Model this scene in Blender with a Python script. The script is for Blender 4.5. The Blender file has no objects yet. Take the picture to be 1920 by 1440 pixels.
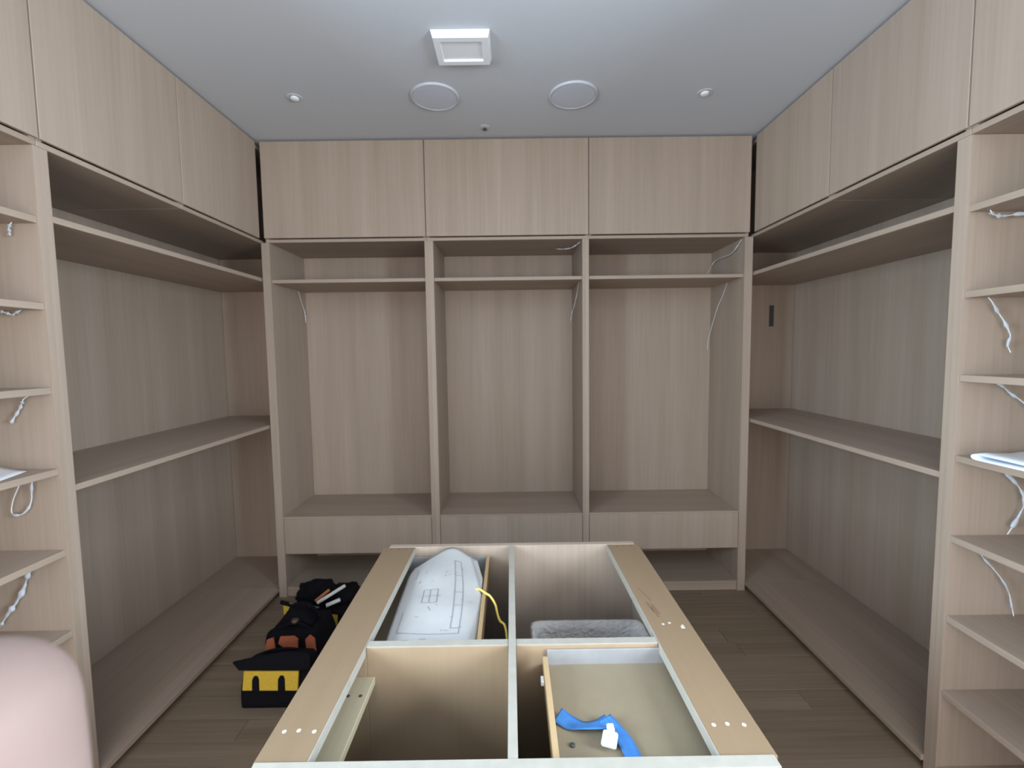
import bpy, bmesh, math, random
from mathutils import Vector, Matrix
random.seed(7)
S = bpy.context.scene
COL = S.collection

# ------------------------------------------------------------------ camera, world, light, exposure
def look_axes(p, r, y):
    f = Vector((math.sin(y)*math.cos(p), math.cos(y)*math.cos(p), -math.sin(p)))
    rt = Vector((math.cos(y), -math.sin(y), 0)); up = rt.cross(f)
    c, s = math.cos(r), math.sin(r)
    return c*rt - s*up, c*up + s*rt, f
cam = bpy.data.cameras.new('camera'); cam_o = bpy.data.objects.new('camera', cam); COL.objects.link(cam_o)
R_, U_, F_ = look_axes(.0721, .0135, .0027)
m3 = Matrix((R_, U_, -F_)).transposed()
cam_o.matrix_world = Matrix.Translation((.0085, -2.9655, 1.6275)) @ m3.to_4x4()
cam.sensor_width = 36; cam.lens = 846.3/1920*36; cam.clip_start = .01
cam.dof.use_dof = True; cam.dof.focus_distance = .42; cam.dof.aperture_fstop = cam.lens/1.1
S.camera = cam_o

w = bpy.data.worlds.new('world'); S.world = w; w.use_nodes = True
wn = w.node_tree.nodes; wl = w.node_tree.links
bg = wn['Background']; bg.inputs[0].default_value = (.72, .86, 1, 1); bg.inputs[1].default_value = 1.0

def area(name, loc, rot, sx, sy, power, col):
    l = bpy.data.lights.new(name, 'AREA'); l.shape = 'RECTANGLE'; l.size = sx; l.size_y = sy
    l.energy = power; l.color = col
    o = bpy.data.objects.new(name, l); COL.objects.link(o); o.location = loc; o.rotation_euler = rot
    return o
# daylight entering through the wide window of the rear wall and the two windows facing each other beside the camera
area('window_daylight', (0, -4.60, 1.45), (math.radians(90), 0, 0), 2.2, 1.7, 52, (1.0, .92, .87))
area('window_daylight', (-2.18, -3.16, 1.90), (0, math.radians(-90), 0), 1.3, 1.06, 168, (.66, .85, 1.0))
area('window_daylight', (2.18, -3.16, 1.90), (0, math.radians(90), 0), 1.3, 1.06, 162, (.74, .89, 1.0))
S.view_settings.view_transform = 'Standard'; S.view_settings.look = 'None'
S.view_settings.gamma = 1; S.view_settings.use_curve_mapping = False
S.view_settings.exposure = 0.22

# ------------------------------------------------------------------ materials
def new_mat(name):
    m = bpy.data.materials.new(name); m.use_nodes = True
    return m, m.node_tree.nodes, m.node_tree.links, m.node_tree.nodes['Principled BSDF']
def plain(name, col, rough=.5, metal=0, noise=.06, scale=30, bump=0, spec=.5):
    m, n, l, b = new_mat(name)
    b.inputs['Roughness'].default_value = rough; b.inputs['Metallic'].default_value = metal
    b.inputs['Specular IOR Level'].default_value = spec
    tc = n.new('ShaderNodeTexCoord'); nz = n.new('ShaderNodeTexNoise'); nz.inputs['Scale'].default_value = scale
    nz.inputs['Detail'].default_value = 4
    l.new(tc.outputs['Object'], nz.inputs['Vector'])
    r = n.new('ShaderNodeValToRGB'); r.color_ramp.elements[0].position = .3; r.color_ramp.elements[1].position = .7
    r.color_ramp.elements[0].color = [c*(1-noise) for c in col]+[1]
    r.color_ramp.elements[1].color = [min(1, c*(1+noise)) for c in col]+[1]
    l.new(nz.outputs['Fac'], r.inputs[0]); l.new(r.outputs[0], b.inputs['Base Color'])
    if bump:
        bp = n.new('ShaderNodeBump'); bp.inputs['Strength'].default_value = bump; bp.inputs['Distance'].default_value = .002
        l.new(nz.outputs['Fac'], bp.inputs['Height']); l.new(bp.outputs[0], b.inputs['Normal'])
    return m
def oak(name, axis, base, var=.10, rough=.5, spec=.4, tint=None):
    """straight-grained wood: streaks along an axis, each board with its own offset"""
    m, n, l, b = new_mat(name)
    tc = n.new('ShaderNodeTexCoord'); oi = n.new('ShaderNodeObjectInfo')
    off = n.new('ShaderNodeVectorMath'); off.operation = 'SCALE'; off.inputs[0].default_value = (37, 53, 71)
    l.new(oi.outputs['Random'], off.inputs['Scale'])
    ad = n.new('ShaderNodeVectorMath'); ad.operation = 'ADD'
    l.new(tc.outputs['Object'], ad.inputs[0]); l.new(off.outputs[0], ad.inputs[1])
    def nz(sc, along, det):
        mp = n.new('ShaderNodeMapping'); v = [sc, sc, sc]; v['xyz'.index(axis)] = along
        mp.inputs['Scale'].default_value = v; l.new(ad.outputs[0], mp.inputs[0])
        t = n.new('ShaderNodeTexNoise'); t.inputs['Scale'].default_value = 1; t.inputs['Detail'].default_value = det
        l.new(mp.outputs[0], t.inputs['Vector']); return t
    a = nz(9, .35, 3); c = nz(75, 1.6, 5)
    mx = n.new('ShaderNodeMix'); mx.data_type = 'FLOAT'; mx.inputs[0].default_value = .42
    l.new(a.outputs['Fac'], mx.inputs[2]); l.new(c.outputs['Fac'], mx.inputs[3])
    r = n.new('ShaderNodeValToRGB'); r.color_ramp.elements[0].position = .34; r.color_ramp.elements[1].position = .66
    lo = [x*(1-var) for x in base]; hi = [x*(1+var) for x in base]
    lo[2] *= .94
    r.color_ramp.elements[0].color = lo+[1]; r.color_ramp.elements[1].color = hi+[1]
    l.new(mx.outputs[0], r.inputs[0])
    hs = n.new('ShaderNodeHueSaturation'); mr = n.new('ShaderNodeMapRange')
    mr.inputs[3].default_value = .95; mr.inputs[4].default_value = 1.05
    l.new(oi.outputs['Random'], mr.inputs[0]); l.new(mr.outputs[0], hs.inputs['Value'])
    l.new(r.outputs[0], hs.inputs['Color']); l.new(hs.outputs[0], b.inputs['Base Color'])
    b.inputs['Roughness'].default_value = rough; b.inputs['Specular IOR Level'].default_value = spec
    bp = n.new('ShaderNodeBump'); bp.inputs['Strength'].default_value = .12; bp.inputs['Distance'].default_value = .001
    l.new(c.outputs['Fac'], bp.inputs['Height']); l.new(bp.outputs[0], b.inputs['Normal'])
    return m
OAK = (.360, .278, .224)
oak_z = oak('oak_upright', 'z', OAK); oak_x = oak('oak_crosswise', 'x', OAK); oak_y = oak('oak_lengthwise', 'y', OAK)
FLR = (.215, .158, .110)
floor_m = oak('floor_oak', 'x', FLR, var=.22, rough=.55)
mdf_y = oak('mdf_lengthwise', 'y', (.225, .150, .092), var=.05, rough=.6)
mdf_z = oak('mdf_upright', 'z', (.30, .21, .135), var=.05, rough=.6)
edge_m = plain('pale_edge', (.35, .32, .275), .5)
pine_m = oak('pine_batten', 'y', (.36, .30, .205), var=.07, rough=.6)
birch_m = oak('birch_drawer_side', 'y', (.40, .27, .15), var=.06, rough=.5)
base_m = plain('drawer_bottom', (.235, .185, .120), .6, noise=.03)
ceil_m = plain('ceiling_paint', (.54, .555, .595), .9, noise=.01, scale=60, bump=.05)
wall_m = plain('wall_paint', (.70, .70, .69), .9, noise=.02)
grey_m = plain('grey_drawer_side', (.25, .24, .24), .45, spec=.5)
white_m = plain('white_enamel', (.80, .81, .84), .35, noise=.01)
grille_m = plain('speaker_grille', (.56, .58, .66), .7, noise=.06, scale=900)
dark_m = plain('dark_metal', (.05, .05, .05), .5)
black_m = plain('black_nylon', (.004, .0035, .006), .9, noise=.4, scale=160, bump=.5, spec=.2)
yellow_m = plain('yellow_nylon', (.62, .40, .035), .65, noise=.1, scale=120, bump=.3)
orange_m = plain('orange_nylon', (.50, .135, .06), .65, noise=.12, scale=120, bump=.3)
tape_m = plain('blue_tape', (.04, .16, .42), .55, noise=.12, scale=60, bump=.3)
paper_m = plain('paper', (.41, .395, .385), .7, noise=.02, scale=40)
ink_m = plain('ink', (.22, .22, .25), .8)
cord_m = plain('yellow_cord', (.78, .56, .12), .5)
tool_w = plain('white_plastic', (.70, .69, .66), .4)
highlight_m = plain('rim_highlight_grey', (.10, .11, .09), .6)  # highlight on the farthest bag's rim, put into a lighter colour
pencil_m = plain('red_brown_crayon', (.20, .085, .055), .7)
chip_m = plain('screw_filler', (.55, .49, .41), .5)
skin, n, l, b = new_mat('skin')
b.inputs['Base Color'].default_value = (.185, .128, .112, 1); b.inputs['Roughness'].default_value = .65; b.inputs['Specular IOR Level'].default_value = .25
b.inputs['Subsurface Weight'].default_value = .25; b.inputs['Subsurface Radius'].default_value = (.004, .0015, .001)
b.inputs['Subsurface Scale'].default_value = 1
nz = n.new('ShaderNodeTexNoise'); nz.inputs['Scale'].default_value = 900; bp = n.new('ShaderNodeBump'); bp.inputs['Strength'].default_value = .15; bp.inputs['Distance'].default_value = .0004
l.new(nz.outputs['Fac'], bp.inputs['Height']); l.new(bp.outputs[0], b.inputs['Normal'])
nail_m = plain('nail', (.78, .56, .52), .25, noise=.02)
sleeve_m = plain('sleeve_cloth', (.10, .11, .14), .8, noise=.2, scale=200, bump=.3)
film, n, l, b = new_mat('clear_film')
b.inputs['Base Color'].default_value = (.86, .90, .96, 1); b.inputs['Roughness'].default_value = .15
b.inputs['Transmission Weight'].default_value = .35; b.inputs['IOR'].default_value = 1.4
nz = n.new('ShaderNodeTexNoise'); nz.inputs['Scale'].default_value = 90; bp = n.new('ShaderNodeBump'); bp.inputs['Strength'].default_value = .6; bp.inputs['Distance'].default_value = .003
l.new(nz.outputs['Fac'], bp.inputs['Height']); l.new(bp.outputs[0], b.inputs['Normal'])
liner, n, l, b = new_mat('bin_liner')
b.inputs['Base Color'].default_value = (.42, .38, .355, 1); b.inputs['Roughness'].default_value = .35
b.inputs['Transmission Weight'].default_value = .0; b.inputs['IOR'].default_value = 1.2
nz = n.new('ShaderNodeTexNoise'); nz.inputs['Scale'].default_value = 22; bp = n.new('ShaderNodeBump'); bp.inputs['Strength'].default_value = .8; bp.inputs['Distance'].default_value = .01
l.new(nz.outputs['Fac'], bp.inputs['Height']); l.new(bp.outputs[0], b.inputs['Normal'])
glass, n, l, b = new_mat('window_glass')
b.inputs['Transmission Weight'].default_value = 1; b.inputs['Roughness'].default_value = 0; b.inputs['IOR'].default_value = 1.45

# ------------------------------------------------------------------ helpers
WP = {}
def tag(o, label=None, cat=None, group=None, kind=None):
    if label: o['label'] = label
    if cat: o['category'] = cat
    if group: o['group'] = group
    if kind: o['kind'] = kind
    return o
def thing(name, loc, label, cat, group=None):
    o = bpy.data.objects.new(name, None); COL.objects.link(o); o.location = loc; o.empty_display_size = .05
    WP[o] = Vector(loc); return tag(o, label, cat, group)
def link(name, me, mat, parent, centre):
    o = bpy.data.objects.new(name, me); COL.objects.link(o)
    if mat: me.materials.append(mat)
    c = Vector(centre); WP[o] = c
    if parent: o.parent = parent; o.location = c - WP[parent]
    else: o.location = c
    return o
def from_bm(name, bm, mat, parent=None, smooth=False, centre=None):
    """bm holds world coordinates; the object's origin goes to the mesh centre"""
    if centre is None:
        lo = Vector([min(v.co[i] for v in bm.verts) for i in range(3)]); hi = Vector([max(v.co[i] for v in bm.verts) for i in range(3)])
        centre = (lo+hi)/2
    bmesh.ops.translate(bm, verts=bm.verts, vec=-Vector(centre))
    me = bpy.data.meshes.new(name); bm.to_mesh(me); bm.free()
    if smooth:
        for p in me.polygons: p.use_smooth = True
    return link(name, me, mat, parent, centre)
def add_box(bm, x0, x1, y0, y1, z0, z1, bev=0):
    vs = [bm.verts.new((x, y, z)) for x in (x0, x1) for y in (y0, y1) for z in (z0, z1)]
    fs = [bm.faces.new([vs[i] for i in q]) for q in ((0,1,3,2),(4,6,7,5),(0,4,5,1),(2,3,7,6),(0,2,6,4),(1,5,7,3))]
    if bev:
        es = set(e for f in fs for e in f.edges)
        bmesh.ops.bevel(bm, geom=list(es), offset=bev, segments=1, affect='EDGES')
def box(name, x0, x1, y0, y1, z0, z1, mat, parent=None, bev=.0012):
    if x0 > x1: x0, x1 = x1, x0
    if y0 > y1: y0, y1 = y1, y0
    bm = bmesh.new(); add_box(bm, x0, x1, y0, y1, z0, z1, bev)
    return from_bm(name, bm, mat, parent)
def boxes(name, L, mat, parent=None, bev=.0012):
    bm = bmesh.new()
    for b_ in L:
        x0, x1, y0, y1, z0, z1 = b_
        add_box(bm, min(x0, x1), max(x0, x1), min(y0, y1), max(y0, y1), z0, z1, bev)
    return from_bm(name, bm, mat, parent)
def struct(o): o['kind'] = 'structure'; return o
def lathe(name, c, prof, mat, parent=None, seg=32, flip=False):
    """prof: (radius, z) pairs around c"""
    bm = bmesh.new(); rings = []
    for r, z in prof:
        rings.append([bm.verts.new((c[0]+r*math.cos(2*math.pi*k/seg), c[1]+r*math.sin(2*math.pi*k/seg), c[2]+z)) for k in range(seg)])
    for a, b_ in zip(rings, rings[1:]):
        for k in range(seg): bm.faces.new((a[k], a[(k+1) % seg], b_[(k+1) % seg], b_[k]))
    bm.faces.new(rings[0]); bm.faces.new(rings[-1][::-1])
    bmesh.ops.recalc_face_normals(bm, faces=bm.faces)
    return from_bm(name, bm, mat, parent, smooth=False)
def spline(P, n):
    """Catmull-Rom through P"""
    P = [Vector(p) for p in P]; Q = [P[0]*2-P[1]]+P+[P[-1]*2-P[-2]]; out = []
    for i in range(1, len(Q)-2):
        for k in range(n):
            t = k/n; a, b_, c, d = Q[i-1], Q[i], Q[i+1], Q[i+2]
            out.append(.5*((2*b_)+(c-a)*t+(2*a-5*b_+4*c-d)*t*t+(3*b_-a-3*c+d)*t*t*t))
    out.append(P[-1]); return out
def tube_bm(bm, P, rad, seg=8, flat=1.0, twist=0):
    rings = []
    for i, p in enumerate(P):
        t = (P[min(i+1, len(P)-1)]-P[max(i-1, 0)]).normalized()
        ref = Vector((0, 1, 0)) if abs(t.y) < .9 else Vector((1, 0, 0))
        u = t.cross(ref).normalized(); v = t.cross(u)
        r = rad(i/(len(P)-1)) if callable(rad) else rad
        a0 = twist*i
        rings.append([bm.verts.new(p+r*(math.cos(2*math.pi*k/seg+a0)*u+flat*math.sin(2*math.pi*k/seg+a0)*v)) for k in range(seg)])
    for a, b_ in zip(rings, rings[1:]):
        for k in range(seg): bm.faces.new((a[k], a[(k+1) % seg], b_[(k+1) % seg], b_[k]))
    bm.faces.new(rings[0][::-1]); bm.faces.new(rings[-1])
    bmesh.ops.recalc_face_normals(bm, faces=bm.faces)
def tube(name, P, rad, mat, parent=None, n=8, seg=8, flat=1.0, twist=0):
    bm = bmesh.new(); tube_bm(bm, spline(P, n), rad, seg, flat, twist)
    return from_bm(name, bm, mat, parent, smooth=True)

# ------------------------------------------------------------------ the room
H = 2.977; ZF = -.02; XF = 1.5786; XC = 1.592; XB = 2.17; YE = .512; YR = -4.75
fl = struct(box('floor', -2.3, 2.3, YR, .6, ZF-.06, ZF-.012, plain('subfloor', (.08, .06, .05), .9), bev=0))
rw, row = .121, 0; y = .55
protos = {}
while y > -3.4:
    x = -2.2 - random.uniform(0, .9)
    y1 = y; y0 = y-rw
    while x < 2.2:
        L = random.choice((1.5, 1.8, 2.1)); xa = max(x, -2.2); xb = min(x+L, 2.2)
        if xb-xa > .1:
            box('plank', xa+.0009, xb-.0009, y0+.0008, y1-.0008, ZF-.012, ZF-random.uniform(0, .0006), floor_m, fl, bev=.0011)
        x += L
    y = y0
while y > YR+.1:
    for xa, xb in ((-2.2, random.uniform(-1, 1)),):
        box('plank', xa, xb-.0009, y-rw+.0008, y-.0008, ZF-.012, ZF, floor_m, fl, bev=.0011)
        box('plank', xb+.0009, 2.2, y-rw+.0008, y-.0008, ZF-.012, ZF, floor_m, fl, bev=.0011)
    y -= rw
struct(box('ceiling', -2.3, 2.3, YR, .6, H, H+.1, ceil_m, bev=0))
struct(box('wall_back', -2.3, 2.3, .53, .6, ZF-.012, H, wall_m, bev=0))
for nm, wnm, xa, xb in (('wall_left', 'window_2', -2.3, -2.2), ('wall_right', 'window_3', 2.2, 2.3)):
    struct(boxes(nm, [(xa, xb, -2.55, .53, ZF-.012, H), (xa, xb, YR, -3.76, ZF-.012, H), (xa, xb, -3.76, -2.55, ZF-.012, 1.18), (xa, xb, -3.76, -2.55, 2.62, H)], wall_m, bev=0))
    wo = struct(boxes(wnm, [(xa, xb, -2.60, -2.55, 1.18, 2.62), (xa, xb, -3.76, -3.71, 1.18, 2.62), (xa, xb, -3.71, -2.60, 1.18, 1.23), (xa, xb, -3.71, -2.60, 2.57, 2.62)], white_m))
    xm = (xa+xb)/2+(.03 if xa > 0 else -.03)
    box('pane', xm-.003, xm+.003, -3.71, -2.60, 1.23, 2.57, glass, wo, bev=0)
struct(boxes('wall_front', [(-2.2, -1.7, YR, YR+.1, ZF-.012, H), (1.7, 2.2, YR, YR+.1, ZF-.012, H), (-1.7, 1.7, YR, YR+.1, ZF-.012, .5), (-1.7, 1.7, YR, YR+.1, 2.7, H)], wall_m, bev=0))
win = struct(boxes('window_1', [(-1.7, -1.64, YR, YR+.08, .5, 2.7), (1.64, 1.7, YR, YR+.08, .5, 2.7), (-1.64, 1.64, YR, YR+.08, .5, .56), (-1.64, 1.64, YR, YR+.08, 2.64, 2.7)], white_m))
box('pane', -1.64, 1.64, YR+.001, YR+.007, .56, 2.64, glass, win, bev=0)

# ceiling fittings
t = thing('ceiling_vent', (-.185, -.865, H), 'white rectangular vent plate standing proud of the ceiling with bright front edge', 'vent')
bm = bmesh.new()
a = [(-.31, -.972), (-.06, -.972), (-.06, -.775), (-.31, -.775)]; cx, cy = -.185, -.8735
lo = [bm.verts.new((cx+(x-cx)*.93, cy+(y-cy)*.93, H-.030)) for x, y in a]; hi = [bm.verts.new((x, y, H-.0005)) for x, y in a]
hole = [bm.verts.new((cx+(x-cx)*.72, cy+(y-cy)*.66, H-.030)) for x, y in a]; deep = [bm.verts.new((cx+(x-cx)*.70, cy+(y-cy)*.62, H-.022)) for x, y in a]
for k in range(4):
    j = (k+1) % 4
    bm.faces.new((hi[k], hi[j], lo[j], lo[k])); bm.faces.new((lo[k], lo[j], hole[j], hole[k])); bm.faces.new((hole[k], hole[j], deep[j], deep[k]))
bm.faces.new(deep); bm.faces.new(hi[::-1]); bmesh.ops.recalc_face_normals(bm, faces=bm.faces)
from_bm('vent_frame', bm, white_m, t)
for x, lab in ((-.372, 'round white ceiling speaker left of centre, nearer the vent plate'), (.360, 'round white ceiling speaker right of centre, nearer the right wall')):
    t = thing('ceiling_speaker', (x, -.475, H), lab, 'speaker', 'round speakers in the ceiling')
    lathe('rim', (x, -.475, H), [(.128, -.0005), (.128, -.007), (.124, -.010), (.118, -.0105), (.116, -.006), (.05, -.004)], ceil_m, t, 48)
    lathe('grille', (x, -.475, H), [(.1155, -.0065), (.1155, -.0085), (.10, -.0095), (.04, -.0100)], grille_m, t, 48)
for x, lab in ((-1.11, 'small round recessed ceiling light left of the speakers'), (1.055, 'small round recessed ceiling light right of the speakers')):
    t = thing('ceiling_light', (x, -.48, H), lab, 'ceiling light', 'small recessed ceiling lights')
    lathe('trim_ring', (x, -.48, H), [(.040, -.0005), (.040, -.003), (.037, -.004), (.026, -.003), (.024, -.0008)], ceil_m, t, 32)
    lathe('reflector', (x, -.48, H), [(.022, -.0010), (.022, -.008), (.017, -.012), (.010, -.014)], white_m, t, 24)
t = thing('ceiling_sprinkler', (-.127, -.145, H), 'tiny dark sprinkler head on the ceiling above the middle door', 'sprinkler')
lathe('escutcheon', (-.127, -.145, H), [(.030, -.0005), (.030, -.002), (.022, -.004), (.010, -.006)], ceil_m, t, 24)
lathe('nozzle', (-.127, -.145, H), [(.007, -.006), (.007, -.014), (.004, -.018)], dark_m, t, 12)
bm = bmesh.new()
for k in range(6):
    a_ = k*math.pi/3; c_, s_ = math.cos(a_), math.sin(a_)
    q = [bm.verts.new((-.127+c_*r-s_*ww, -.145+s_*r+c_*ww, H-.019+dz)) for dz in (0, .0012) for r, ww in ((.004, -.003), (.018, -.002), (.018, .002), (.004, .003))]
    for f in ((0,1,2,3),(7,6,5,4),(0,4,5,1),(1,5,6,2),(2,6,7,3),(3,7,4,0)): bm.faces.new([q[i] for i in f])
from_bm('deflector', bm, dark_m, t)

# ------------------------------------------------------------------ upper cabinets
DB, DT = 2.369, H-.012          # door bottom and top
CB = 2.345                      # carcass underside
def upper_back(x0, x1, lab):
    t = thing('upper_cabinet', ((x0+x1)/2, .25, CB), lab, 'cabinet', 'upper cabinets along the back wall')
    box('door', x0+.0025, x1-.0025, -.018, 0, DB, DT, oak_z, t)
    box('bottom_panel', x0+.0005, x1-.0005, .002, .51, CB, CB+.02, oak_x, t)
    for s in (x0+.0005, x1-.0205): box('side_panel', s, s+.02, .002, .51, CB+.0205, H-.02, oak_z, t)
    box('top_panel', x0+.021, x1-.021, .002, .51, H-.04, H-.02, oak_x, t)
    box('back_panel', x0+.021, x1-.021, .495, .51, CB+.0205, H-.0405, oak_z, t)
bx_ = [-1.556, -.5215, .5205, 1.556]
upper_back(bx_[0], bx_[1], 'left upper cabinet on the back wall, plain flat oak door')
upper_back(bx_[1], bx_[2], 'middle upper cabinet on the back wall, plain flat oak door')
upper_back(bx_[2], bx_[3], 'right upper cabinet on the back wall, plain flat oak door')
def upper_side(s, y0, y1, lab, grp):
    t = thing('upper_cabinet', (s*1.85, (y0+y1)/2, CB), lab, 'cabinet', grp)
    box('door', s*XF, s*(XF+.0125), y0+.0025, y1-.0025, DB, DT, oak_z, t)
    yb = y1 if y1 < 0 else YE-.002
    box('bottom_panel', s*XC, s*(XB+.02), y0+.0005, yb-.0005, CB, CB+.02, oak_y, t)
    for yy in (y0+.0005, yb-.0205): box('side_panel', s*XC, s*(XB+.02), yy, yy+.02, CB+.0205, H-.02, oak_z, t)
    box('top_panel', s*XC, s*(XB+.02), y0+.021, yb-.021, H-.04, H-.02, oak_y, t)
    box('back_panel', s*XB, s*(XB+.02), y0+.021, yb-.021, CB+.0205, H-.0405, oak_z, t)
for s, side in ((-1, 'left'), (1, 'right')):
    g = 'upper cabinets along the %s wall' % side
    upper_side(s, -.6965, -.028 if s < 0 else -.022, 'upper cabinet on the %s wall in the far corner, flat oak door' % side, g) if False else None
    t_y1 = -.024
    # far corner cabinet: its door stops short of the corner, its carcass runs on behind the back units
    t = thing('upper_cabinet', (s*1.85, -.3, CB), 'upper cabinet on the %s wall in the far corner, narrow flat oak door' % side, 'cabinet', g)
    box('door', s*XF, s*(XF+.0125), -.6965+.0025, t_y1, DB, DT, oak_z, t)
    box('bottom_panel', s*XC, s*(XB+.02), -.696, YE-.002, CB, CB+.02, oak_y, t)
    for yy in (-.696, YE-.0225): box('side_panel', s*XC, s*(XB+.02), yy, yy+.02, CB+.0205, H-.02, oak_z, t)
    box('top_panel', s*XC, s*(XB+.02), -.675, YE-.024, H-.04, H-.02, oak_y, t)
    box('back_panel', s*XB, s*(XB+.02), -.675, YE-.024, CB+.0205, H-.0405, oak_z, t)
    upper_side(s, -1.3725, -.6975, 'upper cabinet on the %s wall between the corner and the shelf tower' % side, g)
    upper_side(s, -2.50, -1.3735, 'upper cabinet over the %s shelf tower, flat oak door cut by the photo edge' % side, g)

# ------------------------------------------------------------------ back wardrobes
def wardrobe(x0, x1, lab, m0, m1):
    """x0..x1 outer faces; m0/m1 the thickness of its two stiles"""
    t = thing('wardrobe', ((x0+x1)/2, .25, ZF), lab, 'wardrobe', 'open wardrobes along the back wall')
    a, b_ = x0+m0, x1-m1
    box('side_panel', x0+.00005, a, .0, .505, ZF, CB-.001, oak_z, t, .0002)
    box('side_panel', b_, x1-.00005, .0, .505, ZF, CB-.001, oak_z, t, .0002)
    box('back_panel', a+.0005, b_-.0005, .485, .505, ZF+.02, CB-.001, oak_z, t)
    box('shelf', a+.0005, b_-.0005, .012, .484, 2.089, 2.111, oak_x, t)
    box('ledge', a+.0005, b_-.0005, .006, .484, .512, .535, oak_x, t)
    box('deck', a+.0005, b_-.0005, .008, .484, .022, .045, oak_x, t)
    box('toe_board', a+.0005, b_-.0005, .012, .028, ZF, .0215, oak_x, t)
    d = box('drawer', a+.003, b_-.003, -.001, .018, .281, .524, oak_z, t)
    boxes('drawer_box', [(a+.02, a+.034, .0185, .45, .30, .46), (b_-.034, b_-.02, .0185, .45, .30, .46), (a+.034, b_-.034, .436, .45, .30, .46), (a+.034, b_-.034, .0185, .436, .30, .312)], birch_m, d)
    return t
h2 = .0275
wardrobe(-1.585, -.5075, 'left wardrobe bay on the back wall, empty above its drawer, tool bags before it', .052, h2)
wardrobe(-.5075, .503, 'middle wardrobe bay on the back wall, its drawer partly behind the island', h2, .021)
wardrobe(.503, 1.585, 'right wardrobe bay on the back wall, thin wire in its top compartment', .021, .052)

# ------------------------------------------------------------------ side hanging units and shelf towers
TS = [2.096, 1.803, 1.511, 1.223, .927, .625, .335]
for s, side in ((-1, 'left'), (1, 'right')):
    ny = -1.3365 if s < 0 else -1.3265; fy = -1.386 if s < 0 else -1.3755; my = (ny+fy)/2
    t = thing('hanging_unit', (s*1.88, -.4, ZF), ('open hanging unit along the %s wall with two shelves, ' % side) + ('tool bags in front' if s < 0 else 'dark slot in its far end'), 'wardrobe', 'open hanging units along the side walls')
    box('side_panel', s*XC, s*(XB-.001), my+.00005, ny, ZF, CB-.001, oak_z, t, .0002)
    box('end_panel', s*(XC+.002), s*(XB-.001), YE-.018, YE, ZF, CB-.001, oak_z, t)
    box('back_panel', s*XB, s*(XB+.018), my+.0003, YE, ZF, CB-.001, oak_z, t)
    xs = s*(XC+.004)
    box('high_shelf', xs, s*(XB-.001), ny+.0005, YE-.0185, 2.101, 2.124, oak_y, t)
    box('middle_shelf', xs, s*(XB-.001), ny+.0005, YE-.0185, 1.138, 1.161, oak_y, t)
    box('deck', s*(XC-.010), s*(XB-.001), ny+.0005, -.003, .020, .043, oak_y, t)
    box('deck', xs, s*(XB-.001), -.0025, YE-.0185, .020, .043, oak_y, t)
    box('toe_board', s*(XC+.045), s*(XC+.061), ny+.0005, YE-.0185, ZF, .0195, oak_y, t)
    if s > 0:
        box('cable_slot', 1.983, 2.018, YE-.0215, YE-.0183, 1.79, 1.95, dark_m, t)
    # tower
    t = thing('shelf_tower', (s*1.88, -1.85, ZF), ('tall open shelf tower at the %s photo edge, ' % side) + ('behind the fingertip' if s < 0 else 'glossy white sheet on one shelf'), 'shelves', 'tall shelf towers at the photo edges')
    box('side_panel', s*XC, s*(XB-.001), fy, my-.00005, ZF, CB-.001, oak_z, t, .0002)
    box('side_panel', s*XC, s*(XB-.001), -2.50, -2.474, ZF, CB-.001, oak_z, t)
    box('back_panel', s*XB, s*(XB+.018), -2.50, my-.0003, ZF, CB-.001, oak_z, t)
    for z in TS: box('shelf', s*(XC+.006), s*(XB-.001), -2.4735, fy-.0005, z-.011, z+.012, oak_y, t)
    box('deck', s*(XC+.004), s*(XB-.001), -2.4735, fy-.0005, .020, .043, oak_y, t)
    box('toe_board', s*(XC+.045), s*(XC+.061), -2.4735, fy-.0005, ZF, .0195, oak_y, t)

# loose white sheets lying on the shelves
def sheet(name, pts, z, th, lab, roll=False):
    pass
t = thing('plastic_sleeve', (1.72, -1.6, 1.235), 'glossy white folded plastic sheet lying on a shelf of the right tower', 'plastic sheet')
bm = bmesh.new()
prof = []
for k in range(9):
    a_ = math.pi/2+math.pi*k/8; prof.append((.009*math.cos(a_), .0115+.0105*math.sin(a_)))
prof = [(.20, .020)]+[(0+p[0], p[1]) for p in prof]+[(.20, .003)]
# folded over: fold nearest the tower's far side panel, layers run towards the viewer
rings = []
for i in range(9):
    xx = 1.590+i*.045
    rings.append([bm.verts.new((xx, -1.455-u*2.0+i*.004, 1.2352+zz*(1+.12*math.sin(i*1.7+u*20)))) for u, zz in prof])
for a_, b2 in zip(rings, rings[1:]):
    for k in range(len(prof)-1): bm.faces.new((a_[k], a_[k+1], b2[k+1], b2[k]))
bmesh.ops.recalc_face_normals(bm, faces=bm.faces)
o = from_bm('folded_film', bm, plain('glossy_white_film', (.80, .84, .93), .12, noise=.03), t, smooth=True)
md = o.modifiers.new('thick', 'SOLIDIFY'); md.thickness = .0016
bm = bmesh.new(); L1 = []
A_, B_, D_ = Vector((-1.668, -1.424, 1.2372)), Vector((-1.93, -1.393, 1.288)), Vector((-1.602, -1.610, 1.2372))
for i in range(9):
    for j in range(9):
        u, v = i/8, j/8; p = A_+(B_-A_)*u+(D_-A_)*v; p.z = 1.2372+.051*u**1.5+.002*math.sin(5*v)*u
        L1.append(bm.verts.new(p))
for i in range(8):
    for j in range(8): bm.faces.new((L1[i*9+j], L1[i*9+j+1], L1[(i+1)*9+j+1], L1[(i+1)*9+j]))
bmesh.ops.recalc_face_normals(bm, faces=bm.faces)
o = from_bm('paper_sheet', bm, white_m, None, smooth=True); md = o.modifiers.new('thick', 'SOLIDIFY'); md.thickness = .0010; md.offset = 0
tag(o, 'white paper corner on a shelf of the left tower', 'paper')

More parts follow.
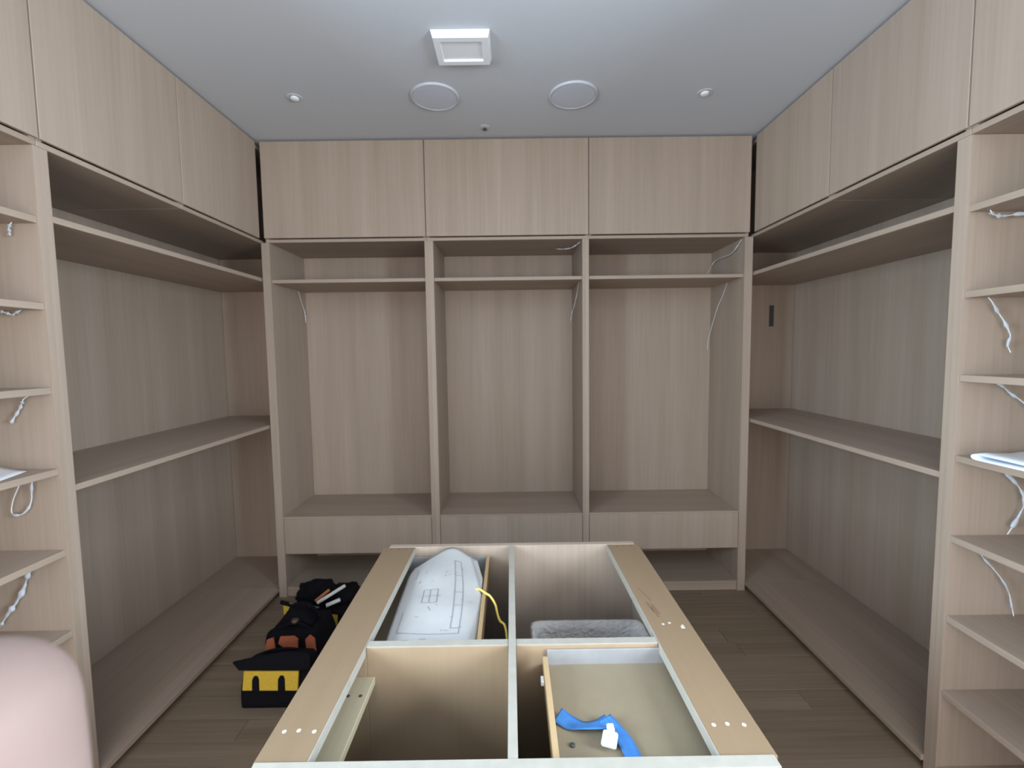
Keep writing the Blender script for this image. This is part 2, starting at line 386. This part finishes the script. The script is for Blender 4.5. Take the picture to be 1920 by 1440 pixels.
# ------------------------------------------------------------------ plastic-wrapped light wires
def wire(P, lab, r=.0035, wrap=(.1, .95), k=0):
    t = thing('light_wire', P[0], lab, 'wire', 'plastic-wrapped light wires')
    tube('wire_core', P, .0014, white_m, t, n=8, seg=6)
    sp = spline(P, 10); n0, n1 = int(len(sp)*wrap[0]), max(int(len(sp)*wrap[1]), int(len(sp)*wrap[0])+4)
    sp = sp[n0:n1]
    bm = bmesh.new(); ph = k*1.7
    tube_bm(bm, sp, lambda u: r*(1.0+.55*math.sin(u*21+ph)+.25*math.sin(u*47+ph)), 7, .45, .35)
    from_bm('plastic_wrap', bm, film, t, smooth=True)
def W(s, z, P, lab, fy=-1.392, r=.0045, wrap=(.1, .95), k=0):
    wire([(s*x, fy-.012-.004*math.sin(i*2.1), zz) for i, (x, zz) in enumerate(P)], lab, r, wrap, k)
W(1, 0, [(1.64, 2.084), (1.65, 2.068), (1.69, 2.064), (1.75, 2.070), (1.80, 2.062), (1.86, 2.050)], 'clear wrapped wire lying sideways under the top shelf of the right tower', r=.0055, k=1)
W(1, 0, [(1.652, 1.791), (1.665, 1.772), (1.695, 1.738), (1.718, 1.700), (1.733, 1.660), (1.735, 1.625), (1.742, 1.60)], 'beaded clear wrapped wire hanging under the second shelf of the right tower', r=.0048, k=2)
W(1, 0, [(1.68, 1.499), (1.71, 1.490), (1.75, 1.462), (1.79, 1.432), (1.83, 1.398), (1.88, 1.372)], 'clear wrapped wire slanting down under the third shelf of the right tower', k=3)
W(1, 0, [(1.690, 1.211), (1.720, 1.196), (1.760, 1.172), (1.800, 1.128), (1.824, 1.078), (1.812, 1.012), (1.773, .952)], 'hook-shaped clear wrapped wire below the white sheet on the right tower', r=.0062, k=4)
W(1, 0, [(1.648, .915), (1.668, .894), (1.70, .862), (1.735, .822), (1.775, .768), (1.801, .722), (1.806, .69), (1.812, .650)], 'long thin clear wrapped wire hanging under the fifth shelf of the right tower', k=5, r=.0034)
W(-1, 0, [(1.665, 2.084), (1.672, 2.068), (1.680, 2.049), (1.674, 2.040)], 'short wire stub under the top shelf of the left tower', r=.005, k=6)
W(-1, 0, [(1.66, 1.790), (1.675, 1.782), (1.695, 1.776), (1.712, 1.782), (1.73, 1.789)], 'flat loop of wire tucked under the second shelf of the left tower', r=.004, k=7)
W(-1, 0, [(1.655, 1.499), (1.676, 1.485), (1.700, 1.452), (1.732, 1.402)], 'short straight wire hanging under the third shelf of the left tower', r=.005, wrap=(.45, 1), k=8)
W(-1, 0, [(1.668, 1.211), (1.676, 1.180), (1.690, 1.120), (1.715, 1.082), (1.745, 1.076), (1.762, 1.088), (1.748, 1.13), (1.72, 1.18), (1.71, 1.211)], 'looped wire hanging under the fourth shelf of the left tower', r=.0036, wrap=(0, .6), k=9)
W(-1, 0, [(1.695, .915), (1.715, .870), (1.740, .815), (1.770, .758), (1.800, .718), (1.851, .651)], 'twisted clear wrapped wire slanting down just above the fingertip', r=.0075, k=10)
wire([(1.526, .03, 2.335), (1.518, .09, 2.29), (1.515, .17, 2.266), (1.518, .30, 2.272), (1.515, .40, 2.262), (1.50, .465, 2.20), (1.495, .47, 2.14)], 'thin wire crossing the top compartment of the right back wardrobe', .0035, k=11)
wire([(.474, .04, 2.336), (.455, .06, 2.322), (.42, .10, 2.310), (.37, .15, 2.314), (.33, .2, 2.328)], 'thin wire drooping from the top right corner of the middle back wardrobe', .003, k=12)
wire([(.476, .13, 2.086), (.472, .17, 2.02), (.462, .22, 1.95), (.452, .27, 1.90), (.445, .3, 1.84)], 'faint wire under the shelf of the middle back wardrobe', .002, k=13)
wire([(-1.526, .36, 2.086), (-1.522, .40, 2.0), (-1.515, .425, 1.93), (-1.512, .43, 1.86)], 'short white wire end under the shelf of the left back wardrobe', .0042, wrap=(.55, 1), k=14)
wire([(1.528, .22, 2.086), (1.525, .28, 2.0), (1.52, .34, 1.93), (1.512, .41, 1.80), (1.508, .46, 1.70), (1.505, .47, 1.62)], 'faint wire hanging down the side of the right back wardrobe', .002, k=15)

# ------------------------------------------------------------------ island
ZI = .88
isl = thing('island_cabinet', (0, -1.73, ZF), 'topless kitchen-height island carcass of tan board in the room centre', 'cabinet')
isl['label'] = 'topless island cabinet carcass with tan rails in the middle of the room'
box('end_panel', -.468, .477, -1.275, -1.250, ZF+.08, ZI+.001, oak_z, isl)
box('end_panel', -.470, .482, -2.215, -2.190, ZF+.08, ZI+.001, mdf_z, isl)
box('edge_strip', -.470, .482, -2.215, -2.190, ZI+.0015, ZI+.0035, edge_m, isl, bev=.0005)
boxes('divider', [(-.0065, .0125, -2.1895, -1.2755, .086, ZI-.002)], mdf_z, isl)
box('edge_strip', -.0065, .0125, -2.1895, -1.2755, ZI-.0015, ZI+.001, edge_m, isl, bev=.0005)
for x0, x1, xo in ((-.3705, -.007, -.467), (.013, .3765, .467)):
    boxes('cross_panel', [(x0, x1, -1.862, -1.838, .086, ZI-.004), (xo, x0 if xo < 0 else x1, -1.862, -1.838, .086, ZI-.0275)], mdf_z, isl)
    box('edge_strip', x0, x1, -1.862, -1.838, ZI-.0035, ZI-.001, edge_m, isl, bev=.0005)
def skewed(name, n0, n1, f0, f1, z0, z1, mat, parent, bev):
    # a board whose near end spans n0..n1 and far end f0..f1
    bm = bmesh.new(); add_box(bm, 0, 1, -2.1895, -1.2755, z0, z1)
    for v in bm.verts:
        a_, b2 = (n0, n1) if v.co.y < -2 else (f0, f1); v.co.x = a_ if v.co.x < .5 else b2
    bmesh.ops.bevel(bm, geom=list(bm.edges), offset=bev, segments=1, affect='EDGES')
    return from_bm(name, bm, mat, parent)
for x0, x1, n0, n1 in ((-.487, -.3685, -.474, -.3765), (.3715, .4905, .3845, .4900)):
    r_ = skewed('rail', n0, n1, x0, x1, ZI-.026, ZI, mdf_y, isl, .001)
    if x0 < 0: skewed('edge_strip', n1+.0002, n1+.0022, x1+.0002, x1+.0022, ZI-.0255, ZI-.0005, edge_m, r_, .0003)
    else: skewed('edge_strip', n0-.0022, n0-.0002, x0-.0022, x0-.0002, ZI-.0255, ZI-.0005, edge_m, r_, .0003)
    for q, (sx, sy) in enumerate([(.032, -2.119), (.060, -2.117), (.092, -2.120), (.032, -1.297), (.060, -1.292), (.089, -1.293)]):
        px = x0+sx+(.0 if sy > -2 or x0 > 0 else .004)
        o = lathe('screw', (px, sy, ZI), [(.0045, -.001), (.0045, .0006), (.002, .0008)], chip_m if sy < -2 else pencil_m, r_, 8)
    if x0 > 0:
        for px, py in ((.415, -1.786), (.434, -1.781), (.465, -1.794)):
            lathe('screw', (px, py, ZI), [(.004, -.001), (.004, .0006), (.002, .0008)], chip_m, r_, 8)
        boxes('filler_chip', [(.458, .468, -1.806, -1.797, ZI, ZI+.0008)], chip_m, r_, bev=0)
        for P in ([(.399, -1.600), (.408, -1.630), (.418, -1.672)], [(.402, -1.678), (.404, -1.70), (.408, -1.728)], [(.408, -1.705), (.411, -1.735), (.414, -1.755)], [(.413, -1.69), (.417, -1.715), (.420, -1.742)]):
            tube('crayon_mark', [(a_, b2, ZI+.0004) for a_, b2 in P], .0011, pencil_m, r_, n=5, seg=5, flat=.4)
# lower stretcher with two screw holes in the near-left bay
st = box('stretcher', -.462, -.350, -2.1895, -1.8625, .780, .800, pine_m, isl)
for px in (-.396, -.366): lathe('screw_hole', (px, -1.928, .8), [(.0048, -.001), (.0048, .0004), (.003, .0005)], dark_m, st, 10)
box('bottom_panel', -.467, .467, -2.1895, -1.2755, .062, .085, mdf_z, isl)
boxes('plinth', [(-.43, .43, -2.16, -2.14, ZF, .0615), (-.43, .43, -1.31, -1.29, ZF, .0615), (-.43, -.41, -2.139, -1.311, ZF, .0615), (.41, .43, -2.139, -1.311, ZF, .0615)], oak_x, isl)
for sx in (-1, 1):
    for y0, y1 in ((-2.188, -1.852), (-1.848, -1.277)):
        for z0, z1 in ((.088, .37), (.373, .655), (.658, .850)):
            box('drawer_front', sx*.469, sx*.486, y0, y1, z0, z1, oak_y, isl)
def tray(x0, x1, y0, y1, zb, zt, back_x, name='drawer'):
    """shallow drawer that slides sideways: birch board at the inner end, grey metal sides"""
    d = box(name, x0+.001, x1-.001, y0+.001, y1-.001, zb-.008, zb, base_m, isl, bev=0)
    return d
d = tray(.080, .4665, -2.186, -1.866, .829, .869, .08)
box('drawer_back', .0785, .0905, -2.186, -1.893, .815, .869, birch_m, d)
box('drawer_side', .091, .4665, -1.869, -1.8635, .821, .868, grey_m, d)
box('drawer_side', .091, .4665, -2.1885, -2.186, .821, .868, grey_m, d)
box('drawer_clip', .0705, .078, -1.955, -1.935, .838, .85, tool_w, d)
d = tray(-.4665, -.088, -1.832, -1.290, .792, .847, 0)
box('drawer_back', -.0935, -.0815, -1.833, -1.287, .778, .847, birch_m, d)
box('drawer_side', -.4665, -.094, -1.289, -1.284, .782, .846, grey_m, d)
box('drawer_side', -.4665, -.094, -1.8365, -1.833, .782, .846, grey_m, d)

# plans in the far-left drawer
ROWS = [
 [(-.348, -1.802, .822), (-.280, -1.815, .835), (-.180, -1.815, .832), (-.098, -1.812, .822)],
 [(-.354, -1.660, .830), (-.277, -1.690, .850), (-.177, -1.690, .850), (-.096, -1.665, .838)],
 [(-.358, -1.545, .832), (-.282, -1.575, .857), (-.183, -1.580, .860), (-.096, -1.566, .848)],
 [(-.360, -1.442, .840), (-.286, -1.475, .867), (-.195, -1.452, .870), (-.118, -1.466, .862)],
 [(-.350, -1.375, .848), (-.288, -1.335, .870), (-.219, -1.300, .890), (-.148, -1.346, .870)]]
def cr(P, t):
    n_ = len(P)-1; i = min(int(t*n_), n_-1); f = t*n_-i
    g = lambda k: P[k] if 0 <= k <= n_ else (P[0]*2-P[1] if k < 0 else P[n_]*2-P[n_-1])
    a_, b2, c_, d_ = g(i-1), g(i), g(i+1), g(i+2)
    return .5*((2*b2)+(c_-a_)*f+(2*a_-5*b2+4*c_-d_)*f*f+(3*b2-a_-3*c_+d_)*f*f*f)
def surf(u, v, lift=0):
    p = cr([cr([Vector(q) for q in r_], u) for r_ in ROWS], v)
    p.z += .0018*math.sin(u*9+v*4)+.0014*math.sin(v*17+u*3)+lift
    return p
def grid(fn, nu, nv):
    bm = bmesh.new(); V = [[bm.verts.new(fn(i/nu, j/nv)) for j in range(nv+1)] for i in range(nu+1)]
    for i in range(nu):
        for j in range(nv): bm.faces.new((V[i][j], V[i+1][j], V[i+1][j+1], V[i][j+1]))
    return bm
plan = thing('floor_plan', (-.23, -1.56, .85), 'creased white floor plan sheets with faint drawing lines in the far left island drawer', 'paper')
o = from_bm('top_sheet', grid(surf, 30, 40), paper_m, plan, smooth=True)
md = o.modifiers.new('thick', 'SOLIDIFY'); md.thickness = .0006; md.offset = -1
def under(u, v):
    p = surf(u, v); q = Vector((p.x+.010+.012*v*u, p.y+.004, p.z-.006-.004*v)); q.x = min(q.x, -.097); return q
o = from_bm('under_sheet', grid(lambda u, v: under(.55+.45*u, .30+.68*v), 16, 24), paper_m, plan, smooth=True)
md = o.modifiers.new('thick', 'SOLIDIFY'); md.thickness = .0006
bm = bmesh.new()
def line(u0, v0, u1, v1, w_=.004):
    n_ = 10; du, dv = u1-u0, v1-v0; L_ = math.hypot(du, dv); nu_, nv_ = -dv/L_*w_, du/L_*w_*.55
    prev = None
    for k in range(n_+1):
        u, v = u0+du*k/n_, v0+dv*k/n_
        a_ = bm.verts.new(surf(u-nu_, v-nv_, .0009)); b2 = bm.verts.new(surf(u+nu_, v+nv_, .0009))
        if prev: bm.faces.new((prev[0], prev[1], b2, a_))
        prev = (a_, b2)
def rect(u0, v0, u1, v1, w_=.004):
    for q in ((u0, v0, u1, v0), (u1, v0, u1, v1), (u1, v1, u0, v1), (u0, v1, u0, v0)): line(*q, w_)
rect(.34, .40, .50, .56); line(.42, .40, .42, .56); line(.34, .48, .50, .48); line(.50, .48, .54, .48); line(.42, .36, .45, .32)
rect(.68, .16, .78, .86, .0045); line(.68, .36, .78, .36); line(.68, .52, .78, .52); line(.68, .70, .78, .70)
line(.12, .12, .78, .12, .004); line(.78, .12, .78, .18); line(.12, .12, .12, .30)
line(.16, .72, .16, .86, .006); line(.30, .78, .32, .80, .006); line(.24, .66, .26, .69, .006); line(.55, .70, .57, .70, .008)
for a_, b2, c_ in ((.06, .03, .16), (.24, .035, .34), (.42, .05, .50), (.58, .03, .70), (.76, .04, .84)): line(a_, b2, c_, b2+.004, .008); line(a_, b2+.03, c_-.02, b2+.032, .004)
rr = random.Random(3)
for k in range(16):
    u, v = rr.uniform(.1, .88), rr.uniform(.1, .8); line(u, v, u+rr.uniform(.015, .04), v+rr.uniform(-.01, .01), .004)
from_bm('drawing_lines', bm, ink_m, plan)

o = tube('yellow_cord', [(-.150, -1.535, .836), (-.128, -1.536, .8455), (-.105, -1.540, .853), (-.083, -1.562, .8515), (-.066, -1.573, .846), (-.050, -1.590, .829), (-.043, -1.612, .812), (-.034, -1.638, .804), (-.020, -1.652, .798), (-.013, -1.685, .775), (-.012, -1.72, .72)], .0036, cord_m, n=8, seg=10)
tag(o, 'yellow cord hanging from under the plans over the drawer edge', 'cord')

# bin in the far-right bay
bn = thing('waste_bin', (.255, -1.66, .086), 'grey lined plastic bin standing in the far right bay of the island', 'bin')
def rim_loop(x0, x1, y0, y1, r, n_=5):
    L_ = []
    for cx_, cy_, a0 in ((x1-r, y1-r, 0), (x0+r, y1-r, 90), (x0+r, y0+r, 180), (x1-r, y0+r, 270)):
        for k in range(n_+1):
            a_ = math.radians(a0+90*k/n_); L_.append((cx_+r*math.cos(a_), cy_+r*math.sin(a_)))
    return L_
def shell(name, loops, mat, parent, cap=True, smooth=False):
    bm = bmesh.new(); R2 = [[bm.verts.new((x, y_, z)) for x, y_ in L_] for L_, z in loops]
    n_ = len(R2[0])
    for a_, b2 in zip(R2, R2[1:]):
        for k in range(n_): bm.faces.new((a_[k], a_[(k+1) % n_], b2[(k+1) % n_], b2[k]))
    if cap: bm.faces.new(R2[0][::-1])
    bm.faces.new(R2[-1]) if cap == 2 else None
    bmesh.ops.recalc_face_normals(bm, faces=bm.faces)
    return from_bm(name, bm, mat, parent, smooth)
x0, x1, y0, y1 = .066, .440, -1.822, -1.498
Lp = lambda d_, z, w_=0: (rim_loop(x0+d_, x1-d_, y0+d_, y1-d_, .028), z)
shell('bin_body', [Lp(.045, .087), Lp(.006, .70), Lp(.0, .702), Lp(0, .712), Lp(.009, .712), Lp(.010, .70), Lp(.049, .094), Lp(.09, .0935)], grey_m, bn, cap=2)
def crumple(L_, a_, seed):
    r2 = random.Random(seed); return [(x+r2.uniform(-a_, a_), y_+r2.uniform(-a_, a_)) for x, y_ in L_]
def lp2(d_, z, a_, sd): return (crumple(rim_loop(x0+d_, x1-d_, y0+d_, y1-d_, .03, 9), a_, sd), z)
shell('bin_liner', [lp2(-.0035, .665, .0008, 1), lp2(-.004, .69, .0008, 2), lp2(-.003, .716, .0005, 3), lp2(.008, .7165, .0008, 3), lp2(.016, .69, .003, 4), lp2(.022, .64, .005, 5), lp2(.030, .56, .006, 6), lp2(.05, .40, .008, 7)], liner, bn, cap=False, smooth=True)

# things in the near-right drawer
bm = bmesh.new()
def ribbon(name, P, wid, mat, parent=None, th=.0008):
    """P: (x, y, z, tilt) centre points; the strip's width lies across its run"""
    sp = spline([p[:3] for p in P], 8); tl = spline([(p[3], 0, 0) for p in P], 8); bm = bmesh.new(); prev = None
    for i, p in enumerate(sp):
        t_ = (sp[min(i+1, len(sp)-1)]-sp[max(i-1, 0)]); t_.z = 0; t_.normalize()
        nn = Vector((-t_.y, t_.x, 0)); a_ = tl[i].x; off = nn*math.cos(a_)*wid/2+Vector((0, 0, math.sin(a_)*wid/2))
        cur = [bm.verts.new(p+off*q) for q in (-1, -.5, 0, .5, 1)]
        if prev:
            for k in range(4): bm.faces.new((prev[k], prev[k+1], cur[k+1], cur[k]))
        prev = cur
    o_ = from_bm(name, bm, mat, parent, smooth=True); m_ = o_.modifiers.new('thick', 'SOLIDIFY'); m_.thickness = th; return o_
tp = thing('masking_tape', (.17, -2.08, .8295), 'crumpled strip of blue masking tape in the near right drawer', 'tape')
ribbon('tape_strip', [(.101, -2.038, .838, .25), (.124, -2.056, .835, .15), (.152, -2.068, .838, -.3), (.185, -2.070, .842, -.2), (.207, -2.062, .842, .1)], .033, tape_m, tp)
ribbon('tape_strip', [(.200, -2.054, .843, .0), (.215, -2.078, .8385, .1), (.230, -2.106, .836, 0), (.240, -2.150, .835, 0)], .033, tape_m, tp)
cl = thing('plastic_clip', (.2, -2.10, .8295), 'small white plastic clip lying on the blue tape', 'clip')
bm = bmesh.new(); add_box(bm, .183, .213, -2.127, -2.092, .8385, .850, .003); bmesh.ops.rotate(bm, cent=(.198, -2.11, .84), matrix=Matrix.Rotation(-.35, 3, 'Z'), verts=bm.verts)
from_bm('clip_body', bm, tool_w, cl)
bm = bmesh.new(); add_box(bm, .197, .211, -2.099, -2.083, .845, .857, .002); from_bm('clip_tab', bm, tool_w, cl)
for (px, py), lab in (((.2165, -2.045), 'small dark screw cap behind the blue tape'), ((.1235, -2.107), 'small dark screw cap in front of the blue tape')):
    o = lathe('screw_cap', (px, py, .8292), [(.0055, 0), (.0055, .003), (.003, .0045)], dark_m, None, 12); tag(o, lab, 'screw cap')

# ------------------------------------------------------------------ tool bags
def slab_bag(name, cx_, y0, y1, x0, x1, xt0, xt1, z0, z1, mat, parent, bulge=.012, nz_=6, sag=.0):
    """upright soft body: wide base, narrower top, bulging walls"""
    loops = []
    for k in range(nz_+1):
        t_ = k/nz_; z = z0+(z1-z0)*t_; b_ = bulge*math.sin(math.pi*t_)
        xa = x0+(xt0-x0)*t_-b_; xb = x1+(xt1-x1)*t_+b_
        ya = y0+.012*t_-b_; yb = y1-.012*t_+b_
        loops.append((rim_loop(xa, xb, ya, yb, .022, 4), z))
    o_ = shell(name, loops, mat, parent, cap=2, smooth=True)
    return o_
def panel(name, pts, y_, th, mat, parent):
    """flat patch with an outline in x,z standing at depth y_ (front face y_)"""
    bm = bmesh.new(); A = [bm.verts.new((x, y_+dy, z)) for x, z, dy in pts]; B = [bm.verts.new((x, y_+dy+th, z)) for x, z, dy in pts]
    bm.faces.new(A); bm.faces.new(B[::-1]); n_ = len(A)
    for k in range(n_): bm.faces.new((A[k], B[k], B[(k+1) % n_], A[(k+1) % n_]))
    bmesh.ops.recalc_face_normals(bm, faces=bm.faces); return from_bm(name, bm, mat, parent)
g = 'tool bags on the floor left of the island'
t = thing('tool_bag', (-1.11, -.86, ZF), 'nearest black tool bag with a yellow front pocket panel, open mouthed', 'tool bag', g)
slab_bag('bag_body', 0, -.965, -.82, -1.280, -.945, -1.262, -.955, ZF, .160, black_m, t, .006)
slab_bag('bag_mouth', 0, -.960, -.845, -1.268, -.950, -1.190, -.960, .162, .196, black_m, t, .002)
panel('front_flap', [(-1.290, .215, 0), (-1.262, .178, 0), (-.985, .174, 0), (-.935, .180, 0), (-.94, .240, .015), (-1.00, .252, .015), (-1.06, .250, .015), (-1.16, .236, .015), (-1.22, .224, .01)], -.982, .012, black_m, t)
yp = [(-1.250, .083, 0), (-1.241, .172, .006), (-.990, .168, .006), (-.996, .079, 0)]
panel('pocket_panel', yp, -.985, .010, yellow_m, t)
for xs in (-1.187, -1.068):
    panel('pocket_strap', [(xs-.016, .078, 0), (xs-.014, .135, .003), (xs-.006, .150, .004), (xs+.008, .150, .004), (xs+.015, .135, .003), (xs+.016, .078, 0)], -.990, .006, black_m, t)
tube('handle', [(-1.20, -.90, .19), (-1.17, -.905, .212), (-1.10, -.91, .228), (-1.03, -.905, .222), (-.99, -.90, .19)], .010, black_m, t, flat=.5)
t = thing('tool_bag', (-1.17, -.56, ZF), 'middle black tool bag with orange-red side patches behind the nearest bag', 'tool bag', g)
slab_bag('bag_body', 0, -.720, -.50, -1.320, -.985, -1.262, -1.02, ZF, .186, black_m, t, .008)
slab_bag('bag_top', 0, -.665, -.565, -1.250, -1.058, -1.205, -1.115, .188, .256, black_m, t, .003)
panel('side_patch', [(-1.276, .108, 0), (-1.268, .158, .008), (-1.236, .168, .010), (-1.224, .112, 0)], -.742, .010, orange_m, t)
panel('side_patch', [(-1.135, .088, 0), (-1.208, .142, .006), (-1.200, .172, .012), (-1.130, .174, .012), (-1.108, .160, .008), (-1.108, .092, 0)], -.744, .010, orange_m, t)
panel('side_patch', [(-1.058, .070, 0), (-1.070, .160, .010), (-1.048, .180, .012), (-1.022, .160, .010), (-1.012, .075, 0)], -.745, .010, orange_m, t)
tube('handle', [(-1.225, -.585, .20), (-1.205, -.59, .25), (-1.165, -.59, .272), (-1.12, -.585, .268), (-1.085, -.585, .24), (-1.055, -.585, .19)], .010, black_m, t, flat=.5)
tube('strap', [(-1.30, -.675, .10), (-1.275, -.685, .165), (-1.215, -.68, .195), (-1.15, -.675, .215), (-1.10, -.68, .20), (-1.04, -.69, .17), (-1.00, -.70, .12)], .012, black_m, t, flat=.4)
lathe('buckle', (-1.150, -.668, .222), [(.016, -.010), (.020, 0), (.015, .010)], plain('brown_leather', (.10, .065, .05), .6), t, 12)
t = thing('tool_bag', (-1.14, -.22, ZF), 'farthest black tool bag with yellow front, full of tools', 'tool bag', g)
slab_bag('bag_body', 0, -.385, -.10, -1.345, -.955, -1.335, -.965, ZF, .098, black_m, t, .008)
panel('front_panel', [(-1.338, .05, 0), (-1.345, .156, .006), (-1.030, .092, .006), (-1.036, -.012, 0)], -.418, .008, yellow_m, t)
tube('rim_band', [(-1.362, -.405, .176), (-1.25, -.412, .150), (-1.10, -.412, .122), (-.975, -.405, .100)], .013, black_m, t, flat=.7)
tube('rim_highlight', [(-1.300, -.424, .180), (-1.22, -.428, .168), (-1.13, -.426, .150)], .006, highlight_m, t)  # grey tube painted in as the highlight along the black rim
bm = bmesh.new()
rr = random.Random(5)
bmesh.ops.create_icosphere(bm, subdivisions=3, radius=1)
for v in bm.verts:
    k = 1+.13*math.sin(v.co.x*7+1)*math.sin(v.co.y*6)+.08*math.sin(v.co.z*11+v.co.x*5)
    v.co = Vector((-1.225+v.co.x*.115*k, -.24+v.co.y*.10*k, .140+v.co.z*.075*k))
from_bm('tool_pouch', bm, black_m, t, smooth=True)
bm = bmesh.new(); bmesh.ops.create_icosphere(bm, subdivisions=3, radius=1)
for v in bm.verts:
    k = 1+.15*math.sin(v.co.x*6+2)*math.sin(v.co.y*7)+.06*math.sin(v.co.z*13)
    v.co = Vector((-1.06+v.co.x*.10*k, -.22+v.co.y*.10*k, .120+v.co.z*.055*k))
from_bm('tool_pouch', bm, black_m, t, smooth=True)
def bar(name, a_, b2, r, mat, lab, cat, seg=10, flat=1):
    bm = bmesh.new(); A, B = Vector(a_), Vector(b2); tube_bm(bm, [A, A.lerp(B, .03), A.lerp(B, .5), A.lerp(B, .97), B], lambda u: r*(.75 if u in (0, 1) else 1), seg, flat)
    o_ = from_bm(name, bm, mat, None, smooth=False); tag(o_, lab, cat); return o_
bar('pry_handle', (-1.150, -.405, .165), (-1.020, -.30, .215), .010, tool_w, 'long white handle sticking out of the farthest tool bag', 'tool')
bar('pry_handle', (-1.100, -.40, .146), (-1.030, -.36, .160), .011, tool_w, 'short white handle low in the farthest tool bag', 'tool')
bar('screwdriver', (-1.165, -.395, .172), (-1.105, -.33, .205), .009, plain('orange_plastic', (.42, .14, .04), .4), 'orange handle leaning beside the long white one in the farthest bag', 'tool')

# ------------------------------------------------------------------ the photographer's hand: one blurred fingertip reaches the frame
hd = thing('hand', (-.10, -2.96, 1.46), 'out-of-focus pale pink fingertip at the bottom left corner', 'hand')
bm = bmesh.new()
def ball(c_, r):
    q = bmesh.ops.create_icosphere(bm, subdivisions=3, radius=r); bmesh.ops.translate(bm, verts=q['verts'], vec=c_)
def limb(P, R0):
    """a tapering limb with rounded ends, bent at its joints"""
    sp = spline(P, 6); n_ = len(P)-1; rr_ = [R0[min(int(i/6), n_)]*(1-(i % 6)/6)+R0[min(int(i/6)+1, n_)]*((i % 6)/6) for i in range(len(sp))]
    tube_bm(bm, sp, lambda u: rr_[min(int(round(u*(len(sp)-1))), len(sp)-1)], 16)
    ball(sp[0], rr_[0]); ball(sp[-1], rr_[-1])
limb([(-.074, -2.940, 1.500), (-.0690, -2.920, 1.523), (-.0642, -2.9125, 1.547), (-.0615, -2.9118, 1.566), (-.0603, -2.9118, 1.5808)], [.0130, .0126, .0122, .0118, .0108])
limb([(-.092, -2.942, 1.500), (-.097, -2.912, 1.518), (-.101, -2.896, 1.530), (-.103, -2.892, 1.541)], [.0115, .0108, .0100, .0086])
limb([(-.110, -2.946, 1.490), (-.119, -2.918, 1.506), (-.124, -2.902, 1.516), (-.126, -2.898, 1.526)], [.0112, .0102, .0094, .0080])
limb([(-.124, -2.954, 1.474), (-.136, -2.930, 1.488), (-.141, -2.918, 1.496), (-.143, -2.915, 1.505)], [.010, .009, .0082, .0070])
limb([(-.078, -2.972, 1.425), (-.056, -2.962, 1.446), (-.042, -2.950, 1.462), (-.034, -2.940, 1.474)], [.016, .0135, .0118, .0098])
for a_, b2 in (((-.074, -2.940, 1.500), (-.092, -2.980, 1.405)), ((-.092, -2.942, 1.500), (-.100, -2.980, 1.405)), ((-.110, -2.946, 1.490), (-.110, -2.980, 1.405)), ((-.124, -2.954, 1.474), (-.118, -2.980, 1.405))):
    limb([a_, Vector(a_).lerp(Vector(b2), .5), b2], [.0125, .0145, .016])
limb([(-.106, -2.980, 1.410), (-.120, -2.998, 1.365), (-.160, -3.045, 1.29), (-.215, -3.11, 1.20)], [.022, .023, .030, .036])
o = from_bm('skin_surface', bm, skin, hd, smooth=True)
md = o.modifiers.new('fuse', 'REMESH'); md.mode = 'VOXEL'; md.voxel_size = .0016; md.use_smooth_shade = True
md = o.modifiers.new('relax', 'SMOOTH'); md.iterations = 8; md.factor = .5
tube('sleeve', [(-.165, -3.036, 1.307), (-.20, -3.08, 1.245), (-.26, -3.155, 1.15), (-.34, -3.25, 1.03)], lambda u: .044+.012*u, sleeve_m, hd, n=6, seg=18)
for c_, r in (((-.0702, -2.9105, 1.579), .0058), ((-.1035, -2.8838, 1.5405), .0055), ((-.1265, -2.8905, 1.5255), .005), ((-.1435, -2.9085, 1.504), .0045)):
    bm = bmesh.new(); bmesh.ops.create_uvsphere(bm, u_segments=12, v_segments=8, radius=1)
    for v in bm.verts: v.co = Vector((c_[0]+v.co.x*(.0020 if r > .0057 else r), c_[1]+v.co.y*(r if r > .0057 else .0016), c_[2]+v.co.z*r*1.15))
    from_bm('fingernail', bm, nail_m, hd, smooth=True)
